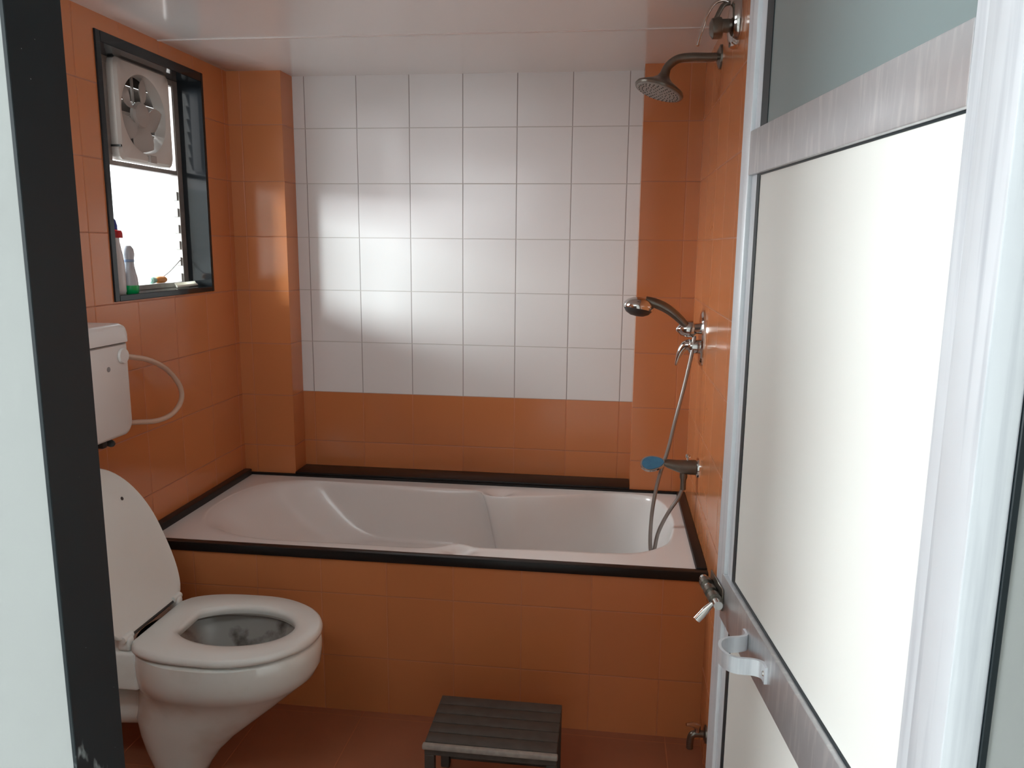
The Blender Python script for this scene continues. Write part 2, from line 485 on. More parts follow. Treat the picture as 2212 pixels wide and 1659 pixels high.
for k in range(7):
    z = 1.285 + 0.0555 * k
    if z + 0.02 > 1.628: break
    bm = NB()
    t = bmesh.new()
    box(t, -0.002, 0.002, yi0 + 0.03, yi1 - 0.034, -0.030, 0.030)
    merge(bm, t, Matrix.Translation((-0.100, 0, z)) @ Matrix.Rotation(radians(-18), 4, 'Y'))
    lv = obj('louvre_blade', bm, M_pane, win, smooth=False)
    bm = NB(); box(bm, -0.108, -0.088, yi1 - 0.036, yi1 - 0.029, z - 0.018, z + 0.010)
    obj('blade_clip', bm, M_alu_dirty, lv, smooth=False)

# ------------------------------------------------------------------ exhaust fan standing in the upper half of the window
FY0, FY1, FZ0, FZ1 = -0.575, -0.288, 1.645, 1.940
fyc, fzc = (FY0 + FY1) / 2, (FZ0 + FZ1) / 2
fan = thing('exhaust_fan', 'square cream plastic exhaust fan fitted in the upper half of the window', 'exhaust fan', (-0.09, fyc, FZ0))
FR = 0.118


def square_pt(a, hy, hz, x, rc=0.02):
    # rounded square point at angle a
    c, s = cos(a), sin(a)
    k = 1.0 / max(abs(c) / hy, abs(s) / hz)
    y, z = c * k, s * k
    # round the corners
    ey, ez = hy - rc, hz - rc
    if abs(y) > ey and abs(z) > ez:
        dy, dz = abs(y) - ey, abs(z) - ez
        l = math.hypot(dy, dz)
        y = math.copysign(ey + dy / l * rc, y); z = math.copysign(ez + dz / l * rc, z)
    return Vector((x, fyc + y, fzc + z))


n = 96; A = [2 * pi * k / n for k in range(n)]
hy, hz = (FY1 - FY0) / 2, (FZ1 - FZ0) / 2
circ = lambda r, x: [Vector((x, fyc + r * cos(a), fzc + r * sin(a))) for a in A]
bm = NB()
loft(bm, [[square_pt(a, hy, hz, -0.092) for a in A], [square_pt(a, hy, hz, -0.062) for a in A],
          [square_pt(a, hy - 0.008, hz - 0.008, -0.054) for a in A],
          circ(FR + 0.010, -0.054), circ(FR, -0.060), circ(FR - 0.004, -0.094), circ(FR + 0.012, -0.094), [square_pt(a, hy, hz, -0.092) for a in A]])
obj('fan_housing', bm, M_fan, fan)
bm = NB(); lathe(bm, [(0.0, -0.014), (0.036, -0.014), (0.040, -0.002), (0.036, 0.006), (0.0, 0.010)], (-0.072, fyc, fzc), (1, 0, 0), 32)
hub = obj('fan_hub', bm, M_fanblade, fan)
for k in range(5):
    a0 = radians(68 + 72 * k)
    r0, r1 = 0.036, 0.112
    rows = []
    for i in range(7):
        r = r0 + (r1 - r0) * i / 6
        row = []
        for j in range(9):
            t = j / 8 - 0.5
            wdt = 0.95 * (0.7 + 0.5 * sin(pi * i / 6)) * (0.036 / r) ** 0.25
            a = a0 + t * wdt
            row.append((r, a, -0.080 + t * 0.022))
        rows.append(row)
    bm = NB(); t_ = bmesh.new()
    V = [[t_.verts.new((x, fyc + r * cos(a), fzc + r * sin(a))) for r, a, x in row] for row in rows]
    V2 = [[t_.verts.new((x - 0.0025, fyc + r * cos(a), fzc + r * sin(a))) for r, a, x in row] for row in rows]
    for i in range(6):
        for j in range(8):
            t_.faces.new((V[i][j], V[i][j + 1], V[i + 1][j + 1], V[i + 1][j]))
            t_.faces.new((V2[i][j], V2[i + 1][j], V2[i + 1][j + 1], V2[i][j + 1]))
    for i in range(6):
        t_.faces.new((V[i][0], V[i + 1][0], V2[i + 1][0], V2[i][0])); t_.faces.new((V[i][8], V2[i][8], V2[i + 1][8], V[i + 1][8]))
    for j in range(8):
        t_.faces.new((V[0][j], V2[0][j], V2[0][j + 1], V[0][j + 1])); t_.faces.new((V[6][j], V[6][j + 1], V2[6][j + 1], V2[6][j]))
    merge(bm, t_)
    obj('fan_blade', bm, M_fanblade, fan)
bm = NB()
for k in range(6):
    z = fzc - 0.112 + k * 0.044
    t = bmesh.new(); box(t, -0.0015, 0.0015, fyc - 0.136, fyc + 0.136, -0.023, 0.023)
    merge(bm, t, Matrix.Translation((-0.106, 0, z)) @ Matrix.Rotation(radians(-14), 4, 'Y'))
obj('shutter', bm, M_fandark, fan, smooth=False, label='dark shutter flaps behind the blades')
bm = NB()
for zz in (0.0,):
    box(bm, -0.100, -0.094, fyc - 0.004, fyc + 0.004, fzc - FR, fzc + FR)
    box(bm, -0.100, -0.094, fyc - FR, fyc + FR, fzc - 0.004, fzc + 0.004)
obj('motor_bracket', bm, M_fanblade, fan, smooth=False)
bm = NB(); box(bm, -0.088, -0.052, FY0 - 0.004, FY0 + 0.002, FZ0 + 0.036, FZ0 + 0.042)
obj('housing_clip', bm, M_black, fan, smooth=False, label='small black clip')
bm = NB(); box(bm, -0.058, -0.046, fyc - 0.006, fyc + 0.030, FZ0 + 0.002, FZ0 + 0.026, 0.002, 1)
obj('cord_outlet', bm, M_fanblade, fan)

# ------------------------------------------------------------------ things on the window sill
SZ = WZ0 + 0.018
bt = thing('soap_bottle', 'clear grey waisted bottle with bright green liquid at its base on the window sill', 'bottle', (-0.040, -0.603, SZ))
bm = NB(); lathe(bm, [(0.0, 0.022), (0.024, 0.022), (0.0225, 0.045), (0.018, 0.066), (0.0155, 0.082), (0.0155, 0.098), (0.018, 0.115), (0.0165, 0.130), (0.010, 0.140), (0.0, 0.142)], (-0.040, -0.603, SZ), (0, 0, 1), 28)
obj('bottle_body', bm, M_bottle, bt)
bm = NB(); lathe(bm, [(0.0, 0.0), (0.023, 0.0), (0.025, 0.004), (0.0245, 0.0225), (0.0, 0.0225)], (-0.040, -0.603, SZ), (0, 0, 1), 28)
obj('liquid', bm, M_green, bt, label='bright green liquid')
bm = NB(); lathe(bm, [(0.0158, 0.092), (0.0163, 0.093), (0.0163, 0.099), (0.0158, 0.100)], (-0.040, -0.603, SZ), (0, 0, 1), 28, cap=False)
obj('band', bm, M_label, bt)

bt = thing('cleaner_bottle', 'white bottle with red collar and blue nozzle at the near end of the window sill', 'bottle', (-0.052, -0.650, SZ))
bm = NB(); lathe(bm, [(0.0, 0.0), (0.024, 0.0), (0.026, 0.006), (0.026, 0.085), (0.022, 0.12), (0.017, 0.15), (0.0165, 0.163), (0.0, 0.163)], (-0.052, -0.650, SZ), (0, 0, 1), 28)
obj('bottle_body', bm, M_bottlew, bt)
bm = NB(); lathe(bm, [(0.0, 0.163), (0.0205, 0.163), (0.0205, 0.177), (0.018, 0.184), (0.008, 0.187), (0.0, 0.187)], (-0.052, -0.640, SZ), (0, 0, 1), 28)
obj('collar', bm, M_red, bt, label='red collar')
bm = NB(); tube(bm, [(-0.052, -0.640, SZ + 0.185), (-0.052, -0.641, SZ + 0.198), (-0.052, -0.646, SZ + 0.212), (-0.052, -0.655, SZ + 0.222)], 0.007, 12, radii=[0.008, 0.0085, 0.008, 0.004])
obj('nozzle', bm, M_bluep, bt, label='blue nozzle')

ZR = zi0 + 0.016
br = thing('small_brush', 'small brush with orange grip and mint tip lying on the window rail', 'brush', (-0.095, -0.35, ZR))
bm = NB(); tube(bm, [(-0.095, -0.375, ZR + 0.012), (-0.095, -0.366, ZR + 0.012), (-0.095, -0.330, ZR + 0.012), (-0.095, -0.318, ZR + 0.011)], 0.01, 14, radii=[0.007, 0.0115, 0.0115, 0.007])
obj('grip', bm, M_orange_p, br, label='orange grip')
bm = NB(); tube(bm, [(-0.095, -0.410, ZR + 0.012), (-0.095, -0.404, ZR + 0.012), (-0.095, -0.385, ZR + 0.012), (-0.095, -0.376, ZR + 0.012)], 0.01, 14, radii=[0.006, 0.0115, 0.0105, 0.006])
obj('bristle_head', bm, M_mint, br, label='mint green bristle head')
bm = NB(); tube(bm, catmull([(-0.095, -0.335, ZR + 0.020), (-0.094, -0.29, ZR + 0.038), (-0.090, -0.225, ZR + 0.076)], 5), 0.0016, 8)
tag(obj('wire', bm, M_hose), 'thin wire slanting up from the brush to the window frame', 'wire')

bm = NB()
box(bm, -0.004, 0.004, -0.075, 0.075, 0.0, 0.006, 0.001, 1)
for k in range(24):
    y = -0.071 + k * 0.00617
    box(bm, -0.014, -0.003, y - 0.0011, y + 0.0011, 0.001, 0.005)
cb = obj('comb', bm, M_comb)
cb.location = (-0.045, -0.275, SZ); cb.rotation_euler = (0, radians(55), radians(4))
cb.location.z = SZ + 0.004
tag(cb, 'cream toothed comb lying at the far end of the window sill', 'comb')

# ------------------------------------------------------------------ bathtub
TZ = T - 0.005
sur = thing('bathtub_surround', 'orange tiled bathtub front with black granite edging around the tub', 'bathtub surround', (W / 2, YF + 0.02, 0))
bm = NB(); box(bm, 0.0, W, YF + 0.010, YF + 0.03, 0, T - 0.025)
obj('apron', bm, M_or_apron, sur, smooth=False)
bm = NB(); box(bm, 0.03, W, YF, YF + 0.027, T - 0.026, T + 0.002, 0.003, 2)
obj('front_edging', bm, M_edging, sur)
bm = NB(); box(bm, 0.0005, 0.030, YF, -0.012, T - 0.019, T + 0.018, 0.003, 2)
obj('left_edging', bm, M_edging, sur)
bm = NB(); box(bm, W - 0.030, W - 0.0005, YF + 0.027, -0.012, T - 0.019, T + 0.006, 0.003, 2)
obj('right_edging', bm, M_edging, sur)
bm = NB(); box(bm, 0.0005, W - 0.0005, -0.012, -0.0005, T - 0.019, T + 0.004, 0.002, 1)
obj('back_edging', bm, M_edging, sur)
bm = NB(); box(bm, PL + 0.001, PR - 0.001, -0.011, RD - 0.001, T + 0.0045, T + 0.013, 0.003, 2)
obj('ledge', bm, M_edging, sur, label='black granite ledge in the wall recess')

rim = [(.147, -.572), (.292, -.640), (.448, -.657), (.649, -.652), (.852, -.652), (.918, -.630), (.955, -.602), (.995, -.606), (1.04, -.622), (1.15, -.618), (1.266, -.612), (1.40, -.610),
       (1.513, -.590), (1.595, -.515), (1.626, -.40), (1.634, -.276), (1.612, -.125), (1.560, -.050), (1.48, -.032), (1.396, -.040), (1.231, -.098), (1.12, -.122), (1.064, -.134), (1.000, -.130),
       (.966, -.122), (.948, -.088), (.88, -.077), (.707, -.073), (.451, -.062), (.26, -.060), (.135, -.125), (.085, -.225), (.070, -.329), (.080, -.455)]
dense = catmull([(x, y, 0) for x, y in rim], 24, closed=True)
# resample evenly
NT = 224
ds = [0.0]
for i in range(len(dense)): ds.append(ds[-1] + (dense[(i + 1) % len(dense)] - dense[i]).length)
tot = ds[-1]; RIM = []; j = 0
for k in range(NT):
    s = tot * k / NT
    while ds[j + 1] < s: j += 1
    t = (s - ds[j]) / (ds[j + 1] - ds[j])
    RIM.append(dense[j].lerp(dense[(j + 1) % len(dense)], t))
X0, X1, Y0, Y1 = 0.0305, W - 0.0305, YF + 0.0275, -0.0125
cx, cy = 0.86, -0.35
OUT = []
for p in RIM:
    d = p - Vector((cx, cy, 0))
    # closest of the four sides, blended by direction in a stretched frame
    sx = ((X1 - cx) if d.x > 0 else (cx - X0)); sy = ((Y1 - cy) if d.y > 0 else (cy - Y0))
    k = 1 / max(abs(d.x) / sx, abs(d.y) / sy)
    OUT.append(Vector((cx, cy, 0)) + d * k)
for c in ((X0, Y0), (X1, Y0), (X0, Y1), (X1, Y1)):
    i = min(range(NT), key=lambda i: (OUT[i] - Vector((c[0], c[1], 0))).length)
    OUT[i] = Vector((c[0], c[1], 0))


def dent(p):
    z = 0.0
    for (x, y, ax, ay, dpt) in ((0.985, -0.648, 0.034, 0.026, 0.020), (1.020, -0.090, 0.034, 0.026, 0.022)):
        z -= dpt * math.exp(-((p.x - x) / ax) ** 2 - ((p.y - y) / ay) ** 2)
    return z


FX0, FX1, FCY = 0.43, 1.545, -0.345
def floor_pt(p):
    t = (p.x - 0.07) / (1.634 - 0.07)
    x = FX0 + (FX1 - FX0) * t
    return Vector((x, FCY + (p.y - FCY) * 0.76, 0))


rings = []
for k in range(9):
    t = k / 8
    rings.append([(lambda q: Vector((q.x, q.y, TZ + dent(q))))(o.lerp(r, t * 0.985)) for o, r in zip(OUT, RIM)])
prof = [(0.0, 0.003), (0.015, 0.007), (0.045, 0.018), (0.09, 0.045), (0.15, 0.10), (0.23, 0.19), (0.33, 0.32), (0.45, 0.48), (0.57, 0.64), (0.68, 0.785), (0.76, 0.875), (0.83, 0.935), (0.90, 0.975), (0.96, 0.994), (1.0, 1.0)]
DEP = 0.33
def depx(x):
    t = min(1, max(0, (x - 0.84) / 0.22)); t = t * t * (3 - 2 * t)
    return 0.20 + 0.13 * t
for a, d in prof:
    rings.append([Vector((r.x + (floor_pt(r).x - r.x) * a, r.y + (floor_pt(r).y - r.y) * a, TZ - depx(r.x + (floor_pt(r).x - r.x) * a) * d + dent(r) * max(0, 1 - 12 * a))) for r in RIM])
cen = Vector((1.0, FCY, TZ - DEP - 0.004))
last = rings[-1]
for s in (0.7, 0.4, 0.12):
    rings.append([Vector((q.x, q.y, TZ - depx(q.x) * 1.0)) for q in [cen.lerp(p, s) for p in last]])
bm = NB(); loft(bm, rings, cap1=True)
# underside turn-down so the rim has thickness
loft(bm, [[Vector((o.x, o.y, TZ)) for o in OUT], [Vector((o.x, o.y, TZ - 0.014)) for o in OUT]])
bmesh.ops.remove_doubles(bm, verts=bm.verts[:], dist=1e-5)
bmesh.ops.recalc_face_normals(bm, faces=bm.faces[:])
tub = thing('bathtub', 'cream white built-in bathtub with moulded armrests set in black edging', 'bathtub', (0.85, -0.36, TZ - DEP - 0.01))
obj('basin', bm, M_bath, tub, angle=70)
bm = NB()
box(bm, 1.556, 1.566, -0.46, -0.41, 0.375, 0.425, 0.003, 1)
of = obj('overflow_grate', bm, M_chrome_dark, tub, label='small dark overflow grate')
bm = NB()
for k in range(3):
    for q in range(3):
        lathe(bm, [(0.0, 0.0), (0.0045, 0.0), (0.0045, 0.003), (0, 0.003)], (1.555, -0.449 + q * 0.014, 0.386 + k * 0.014), (-1, 0, 0), 10)
obj('grate_hole', bm, M_black, of)

# ------------------------------------------------------------------ toilet
TY = -1.045
toi = thing('toilet', 'white ceramic toilet with seat down and lid up against the orange left wall', 'toilet', (0.3, TY, 0))


def egg(xb, xt, hw, z, n=64, back=0.55, yc=TY, p=2.0):
    """plan outline: back squared off at xb, widest at 55 %, tip at xt"""
    xm = xb + (xt - xb) * 0.52
    out = []
    for k in range(n):
        a = 2 * pi * k / n
        c, s = cos(a), sin(a)
        if c >= 0: x = xm + (xt - xm) * abs(c) ** (2 / p); y = hw * math.copysign(abs(s) ** (2 / p), s)
        else:
            e = 2 / 3.0
            x = xm - (xm - xb) * abs(c) ** e; y = hw * math.copysign(abs(s) ** (2 / 2.2), s) * (1 - (1 - back) * abs(c) ** 2.0)
        out.append(Vector((x, yc + y, z)))
    return out


bm = NB()
lv = [(0.404, 0.215, 0.683, 0.170, 0.72), (0.398, 0.205, 0.690, 0.178, 0.72), (0.37, 0.200, 0.692, 0.178, 0.74), (0.335, 0.200, 0.688, 0.174, 0.74), (0.308, 0.200, 0.674, 0.165, 0.74),
      (0.288, 0.203, 0.652, 0.148, 0.74), (0.262, 0.205, 0.622, 0.130, 0.74), (0.225, 0.200, 0.580, 0.116, 0.76), (0.18, 0.190, 0.526, 0.106, 0.8), (0.13, 0.198, 0.466, 0.093, 0.85), (0.08, 0.212, 0.416, 0.080, 0.9), (0.03, 0.232, 0.380, 0.070, 0.9), (0.004, 0.240, 0.368, 0.066, 0.9), (0.0, 0.243, 0.362, 0.063, 0.9)]
outer = [egg(xb, xt, hw, z, back=bk) for z, xb, xt, hw, bk in lv]
inner = [egg(0.28, 0.635, 0.125, 0.404, back=0.8), egg(0.282, 0.630, 0.122, 0.395, back=0.8)]
inn2 = [egg(0.27, 0.642, 0.132, 0.385, back=0.8), egg(0.31, 0.62, 0.118, 0.33, back=0.8), egg(0.33, 0.56, 0.090, 0.27, back=0.85), egg(0.35, 0.49, 0.055, 0.215, back=0.9), egg(0.37, 0.45, 0.03, 0.19, back=0.9)]
loft(bm, list(reversed(outer)) + inner, cap0=True)
loft(bm, [inner[-1]] + inn2, cap1=True, mi=1)
# rear deck that carries the hinges and runs back to the wall
t = bmesh.new(); box(t, 0.003, 0.272, TY - 0.128, TY + 0.128, 0.300, 0.404, 0.010, 3); merge(bm, t)
obj('bowl', bm, [M_ceramic, M_bowlin], toi, angle=50)
bm = NB(); tube(bm, catmull([(0.003, TY, 0.185), (0.07, TY, 0.185), (0.14, TY, 0.19), (0.25, TY, 0.20)], 5), 0.058, 24, radii=None)
obj('trapway', bm, M_ceramic, toi)


def seat_outline(L, hb, hw, n=72, xo=0.0, xs=0.50):
    """outline in local (s along length, t across): squared at hinge end"""
    pts = []
    m = L * xs
    half = []
    k = 18
    for i in range(k + 1):
        a = i / k * pi / 2
        half.append((m + (L - m) * cos(a), hw * sin(a)))
    for i in range(1, 13):
        t = i / 12
        half.append((m - (m - xo) * t ** 0.8, hb + (hw - hb) * (1 - (t ** 0.8) ** 3) ** 0.625))
    pts = half + [(x, -y) for x, y in reversed(half)][:-1]
    return pts


# seat ring
HX = 0.253
so = seat_outline(0.441, 0.112, 0.179)
n = len(so)
ctr = Vector((0.225, 0, 0))


def ring(scx, scy, z, cx_=0.225):
    return [Vector((HX + cx_ + (x - 0.225) * scx, TY + y * scy, z)) for x, y in so]


hole = [Vector((HX + 0.219 + 0.152 * cos(math.atan2(y / 0.179, (x - 0.225) / 0.21)), TY + 0.101 * sin(math.atan2(y / 0.179, (x - 0.225) / 0.21)), 0)) for x, y in so]


def hz_(z, g=0.0):
    c = Vector((HX + 0.219, TY, 0))
    return [Vector((c.x + (p.x - c.x) * (1 + g), c.y + (p.y - c.y) * (1 + g * 1.3), z)) for p in hole]


bm = NB()
r_out = [ring(0.97, 0.96, 0.408), ring(0.995, 0.99, 0.411), ring(1, 1, 0.418), ring(0.99, 0.985, 0.426), ring(0.955, 0.95, 0.431)]
r_in = [hz_(0.4315, 0.10), hz_(0.428, 0.02), hz_(0.420, 0.0), hz_(0.410, 0.02)]
loft(bm, r_out + r_in + [r_out[0]])
bmesh.ops.remove_doubles(bm, verts=bm.verts[:], dist=1e-6); bmesh.ops.recalc_face_normals(bm, faces=bm.faces[:])
obj('seat', bm, M_plastic, toi, angle=60)
# lid leaning back
lid_len = 0.425
bm = NB()
lo = seat_outline(lid_len, 0.122, 0.179, xs=0.47)
lean = radians(22.5)
# local frame: s runs up the lid, t across (world y), normal towards the front
origin = Vector((0.243, TY, 0.433))
sdir = Vector((-sin(lean), 0, cos(lean))); ndir = Vector((cos(lean), 0, sin(lean)))


def lidring(sc, h):
    return [origin + sdir * (0.2 + (s - 0.2) * sc) + Vector((0, 1, 0)) * (t * sc) + ndir * h for s, t in lo]


loft(bm, [lidring(0.60, 0.001), lidring(0.95, 0.001), lidring(0.985, 0.003), lidring(0.997, 0.001), lidring(1.0, -0.004), lidring(0.97, -0.010), lidring(0.6, -0.013)], cap0=True, cap1=True)
lid = obj('lid', bm, M_plastic, toi, angle=50)
bm = NB(); lathe(bm, [(0, -0.002), (0.005, -0.002), (0.005, 0.002), (0, 0.0025)], origin + sdir * 0.315 + Vector((0, 0.085, 0)) + ndir * 0.0, ndir, 12)
obj('bumper', bm, M_bracket, lid, label='dark screw hole of a missing bumper')
# hinges
for s in (-1, 1):
    bm = NB()
    yh = TY + s * 0.112
    t = bmesh.new(); box(t, 0.222, 0.256, yh - 0.013, yh + 0.013, 0.404, 0.440, 0.008, 3); merge(bm, t)
    lathe(bm, [(0.0, -0.018), (0.009, -0.018), (0.009, 0.018), (0.0, 0.018)], (0.242, yh, 0.437), (0, 1, 0), 16)
    obj('hinge', bm, M_plastic, toi)
bm = NB(); tube(bm, [(0.243, TY - 0.092, 0.434), (0.243, TY + 0.092, 0.434)], 0.0042, 12)
obj('hinge_rod', bm, M_bracket, toi, label='dark hinge rod between lid and seat')

# ------------------------------------------------------------------ cistern
CY0, CY1, CZ0, CZ1, CD = -1.225, -0.872, 0.885, 1.188, 0.120
cis = thing('toilet_cistern', 'white plastic wall cistern with curved cream hose above the toilet', 'cistern', (0.002, (CY0 + CY1) / 2, CZ0))
bm = NB()
def rrect(y0, y1, z0, z1, x, rb, rt):
    pts = []
    for (yc, zc, a0, r) in ((y1 - rt, z1 - rt, 0, rt), (y0 + rt, z1 - rt, 90, rt), (y0 + rb, z0 + rb, 180, rb), (y1 - rb, z0 + rb, 270, rb)):
        for k in range(7):
            a = radians(a0 + 15 * k)
            pts.append(Vector((x, yc + r * cos(a), zc + r * sin(a))))
    return pts
loft(bm, [rrect(CY0, CY1, CZ0 + 0.01, 1.135, 0.0015, 0.03, 0.004), rrect(CY0, CY1, CZ0, 1.135, CD - 0.022, 0.035, 0.004), rrect(CY0 + 0.004, CY1 - 0.004, CZ0 + 0.004, 1.135, CD - 0.006, 0.035, 0.004),
          rrect(CY0 + 0.014, CY1 - 0.014, CZ0 + 0.014, 1.132, CD, 0.03, 0.004)], cap0=True, cap1=True)
obj('tank', bm, M_cistern, cis, angle=50)
bm = NB()
loft(bm, [rrect(CY0 - 0.002, CY1 + 0.002, 1.137, CZ1, 0.0015, 0.003, 0.022), rrect(CY0 - 0.002, CY1 + 0.002, 1.137, CZ1, CD - 0.018, 0.003, 0.022), rrect(CY0 + 0.002, CY1 - 0.004, 1.137, CZ1 - 0.004, CD - 0.003, 0.003, 0.022),
          rrect(CY0 + 0.012, CY1 - 0.012, 1.139, CZ1 - 0.012, CD + 0.004, 0.003, 0.018)], cap0=True, cap1=True)
obj('tank_lid', bm, M_cistern, cis, angle=50)
bm = NB(); box(bm, 0.002, CD - 0.008, CY0 + 0.004, CY1 - 0.004, 1.134, 1.138)
obj('lid_joint', bm, M_seam, cis, smooth=False)
bm = NB(); lathe(bm, [(0.0, 0), (0.020, 0), (0.021, 0.003), (0.019, 0.008), (0.0, 0.008)], (CD - 0.001, CY1 - 0.034, 1.103), (1, 0, 0), 24)
obj('side_knob', bm, M_cistern, cis)
bm = NB(); lathe(bm, [(0.0, -0.002), (0.013, -0.002), (0.013, 0.014), (0.009, 0.018), (0.009, 0.034), (0.0, 0.034)], (0.075, CY1, 1.095), (0, 1, 0), 20)
obj('inlet_nut', bm, M_nut, cis)
bm = NB()
tube(bm, catmull([(0.075, CY1 + 0.028, 1.093), (0.070, -0.790, 1.082), (0.066, -0.700, 1.060), (0.060, -0.605, 1.018), (0.055, -0.530, 0.955), (0.052, -0.520, 0.905), (0.050, -0.570, 0.872), (0.045, -0.650, 0.866), (0.040, -0.76, 0.885), (0.030, -0.90, 0.905), (0.0292, -0.96, 0.905)], 7), 0.0078, 12)
# keep the hose in front of the wall and under the tank
obj('inlet_hose', bm, M_hosecream, cis)
bm = NB(); lathe(bm, [(0.0, -0.002), (0.007, -0.002), (0.007, 0.001), (0, 0.001)], (CD - 0.0005, CY1 - 0.095, 1.075), (1, 0, 0), 12)
obj('logo_badge', bm, simple('grey_badge', (0.25, 0.24, 0.24), 0.5), cis, label='small grey badge')
bm = NB(); tube(bm, catmull([(0.045, TY, CZ0 + 0.012), (0.040, TY, 0.80), (0.036, TY, 0.65), (0.036, TY, 0.50), (0.036, TY, 0.406)], 6), 0.020, 16)
obj('flush_pipe', bm, M_cistern, cis)
for y in (CY1 - 0.060, CY0 + 0.060):
    bm = NB()
    tube(bm, catmull([(0.014, y + 0.02, 0.878), (0.045, y + 0.012, 0.872), (0.085, y, 0.868), (0.10, y - 0.025, 0.876)], 5), 0.010, 10)
    box(bm, 0.0015, 0.018, y - 0.010, y + 0.030, 0.862, 0.895, 0.004, 2)
    box(bm, 0.03, 0.10, y - 0.055, y - 0.035, 0.866, 0.884, 0.004, 2)
    tube(bm, [(0.06, y - 0.045, 0.872), (0.08, y, 0.868)], 0.008, 8)
    obj('bracket', bm, M_bracket, cis)

# ------------------------------------------------------------------ overhead shower
sh = thing('overhead_shower', 'dull metal shower head on a bent arm high on the right wall', 'shower head', (W, -0.40, 1.94))
bm = NB(); lathe(bm, [(0.0, 0.0), (0.034, 0.0), (0.033, 0.005), (0.018, 0.012), (0.0, 0.012)], (W, -0.40, 1.940), (-1, 0, 0), 28)
obj('flange', bm, M_chrome_dark, sh)
bm = NB(); tube(bm, catmull([(W - 0.008, -0.40, 1.940), (1.66, -0.40, 1.940), (1.61, -0.40, 1.941), (1.575, -0.40, 1.936), (1.550, -0.402, 1.918), (1.540, -0.405, 1.897)], 7), 0.0122, 16)
obj('arm', bm, M_chrome_dark, sh)
hd = Vector((-0.30, -0.12, -0.94)).normalized()
hc = Vector((1.541, -0.405, 1.898))
bm = NB(); lathe(bm, [(0.0, -0.008), (0.013, -0.008), (0.0145, 0.004), (0.019, 0.014), (0.034, 0.026), (0.056, 0.038), (0.070, 0.046), (0.073, 0.052), (0.070, 0.057), (0.0, 0.057)], hc, hd, 40)
hdm = obj('head', bm, M_chrome_dark, sh)
bm = NB(); lathe(bm, [(0.0, 0.0570), (0.066, 0.0570), (0.064, 0.0590), (0.0, 0.0605)], hc, hd, 40)
fc = obj('nozzle_plate', bm, simple('grey_nozzle_plate', (0.30, 0.285, 0.26), 0.45, noise=0.3, nscale=90), sh, label='grey perforated nozzle plate')
up = Vector((0, 0, 1)); v_ = (up - hd * up.dot(hd)).normalized(); u_ = v_.cross(hd)
bm = NB()
for rr, cnt in ((0.012, 6), (0.024, 12), (0.036, 18), (0.048, 24), (0.058, 28)):
    for k in range(cnt):
        a = 2 * pi * k / cnt
        lathe(bm, [(0.0, 0.0), (0.0016, 0.0), (0.0012, 0.0022), (0.0, 0.0024)], hc + hd * 0.0592 + u_ * rr * cos(a) + v_ * rr * sin(a), hd, 6)
nz_ = obj('nozzles', bm, M_bracket, fc)
nz_['kind'] = 'stuff'

# ------------------------------------------------------------------ mixer near the ceiling
mxr = thing('upper_mixer_valve', 'chrome round-plate valve with long curved lever under the ceiling', 'tap', (W, -0.725, 1.94))
bm = NB(); lathe(bm, [(0.0, 0.0), (0.060, 0.0), (0.061, 0.010), (0.056, 0.020), (0.034, 0.026), (0.0, 0.026)], (W, -0.725, 1.946), (-1, 0, 0), 36)
obj('wall_plate', bm, M_chrome, mxr)
bm = NB(); lathe(bm, [(0.0, 0.014), (0.016, 0.014), (0.016, 0.045), (0.0, 0.045)], (W, -0.725, 1.940), (-1, 0, 0), 24)
obj('valve_body', bm, M_chrome_dark, mxr)
bm = NB(); lathe(bm, [(0.0, 0.043), (0.024, 0.043), (0.026, 0.050), (0.024, 0.066), (0.014, 0.072), (0.0, 0.073)], (W, -0.725, 1.940), (-1, 0, -0.10), 24)
obj('cap', bm, M_chrome_dark, mxr)
bm = NB(); tube(bm, catmull([(1.672, -0.727, 1.992), (1.652, -0.735, 1.996), (1.631, -0.742, 1.985), (1.615, -0.745, 1.955), (1.603, -0.745, 1.915), (1.597, -0.745, 1.890)], 7), 0.004, 12,
     radii=None, flat=None)
obj('lever', bm, M_chrome, mxr)
bm = NB(); tube(bm, catmull([(1.640, -0.728, 1.955), (1.655, -0.728, 1.985), (1.672, -0.727, 1.992)], 6), 0.006, 12)
obj('lever_root', bm, M_chrome_dark, mxr)

# ------------------------------------------------------------------ mixer with hand shower holder
DY = -0.310
mx_ = thing('shower_mixer', 'chrome oval-plate mixer tap with teardrop lever on the right wall', 'tap', (W, DY, 1.12))
bm = NB(); lathe(bm, [(0.0, 0.0), (0.089, 0.0), (0.089, 0.004), (0.082, 0.009), (0.0, 0.011)], (W, DY, 1.12), (-1, 0, 0), 48, sy=0.58)
obj('wall_plate', bm, M_chrome, mx_)
bm = NB(); lathe(bm, [(0.0, 0.008), (0.023, 0.008), (0.023, 0.040), (0.021, 0.043), (0.0, 0.043)], (W, DY, 1.093), (-1, 0, 0), 28)
obj('valve_body', bm, M_chrome, mx_)
bm = NB()
tube(bm, catmull([(W - 0.040, DY, 1.096), (W - 0.052, DY, 1.094), (W - 0.064, DY, 1.080), (W - 0.073, DY, 1.058), (W - 0.079, DY, 1.034)], 6), 0.02, 20,
     radii=[0.024 - 0.020 * (i / 24) ** 0.8 for i in range(25)])
lathe(bm, [(0.0, -0.005), (0.0045, 0.0), (0.0, 0.005)], (W - 0.079, DY, 1.034), (0, 0, 1), 14)
obj('lever', bm, M_chrome, mx_)
bm = NB(); lathe(bm, [(0.0, 0.008), (0.018, 0.008), (0.017, 0.028), (0.026, 0.031), (0.027, 0.050), (0.020, 0.070), (0.005, 0.084), (0.0, 0.085)], (W, DY, 1.151), (-1, 0, -0.06), 28)
obj('holder', bm, M_chrome, mx_)

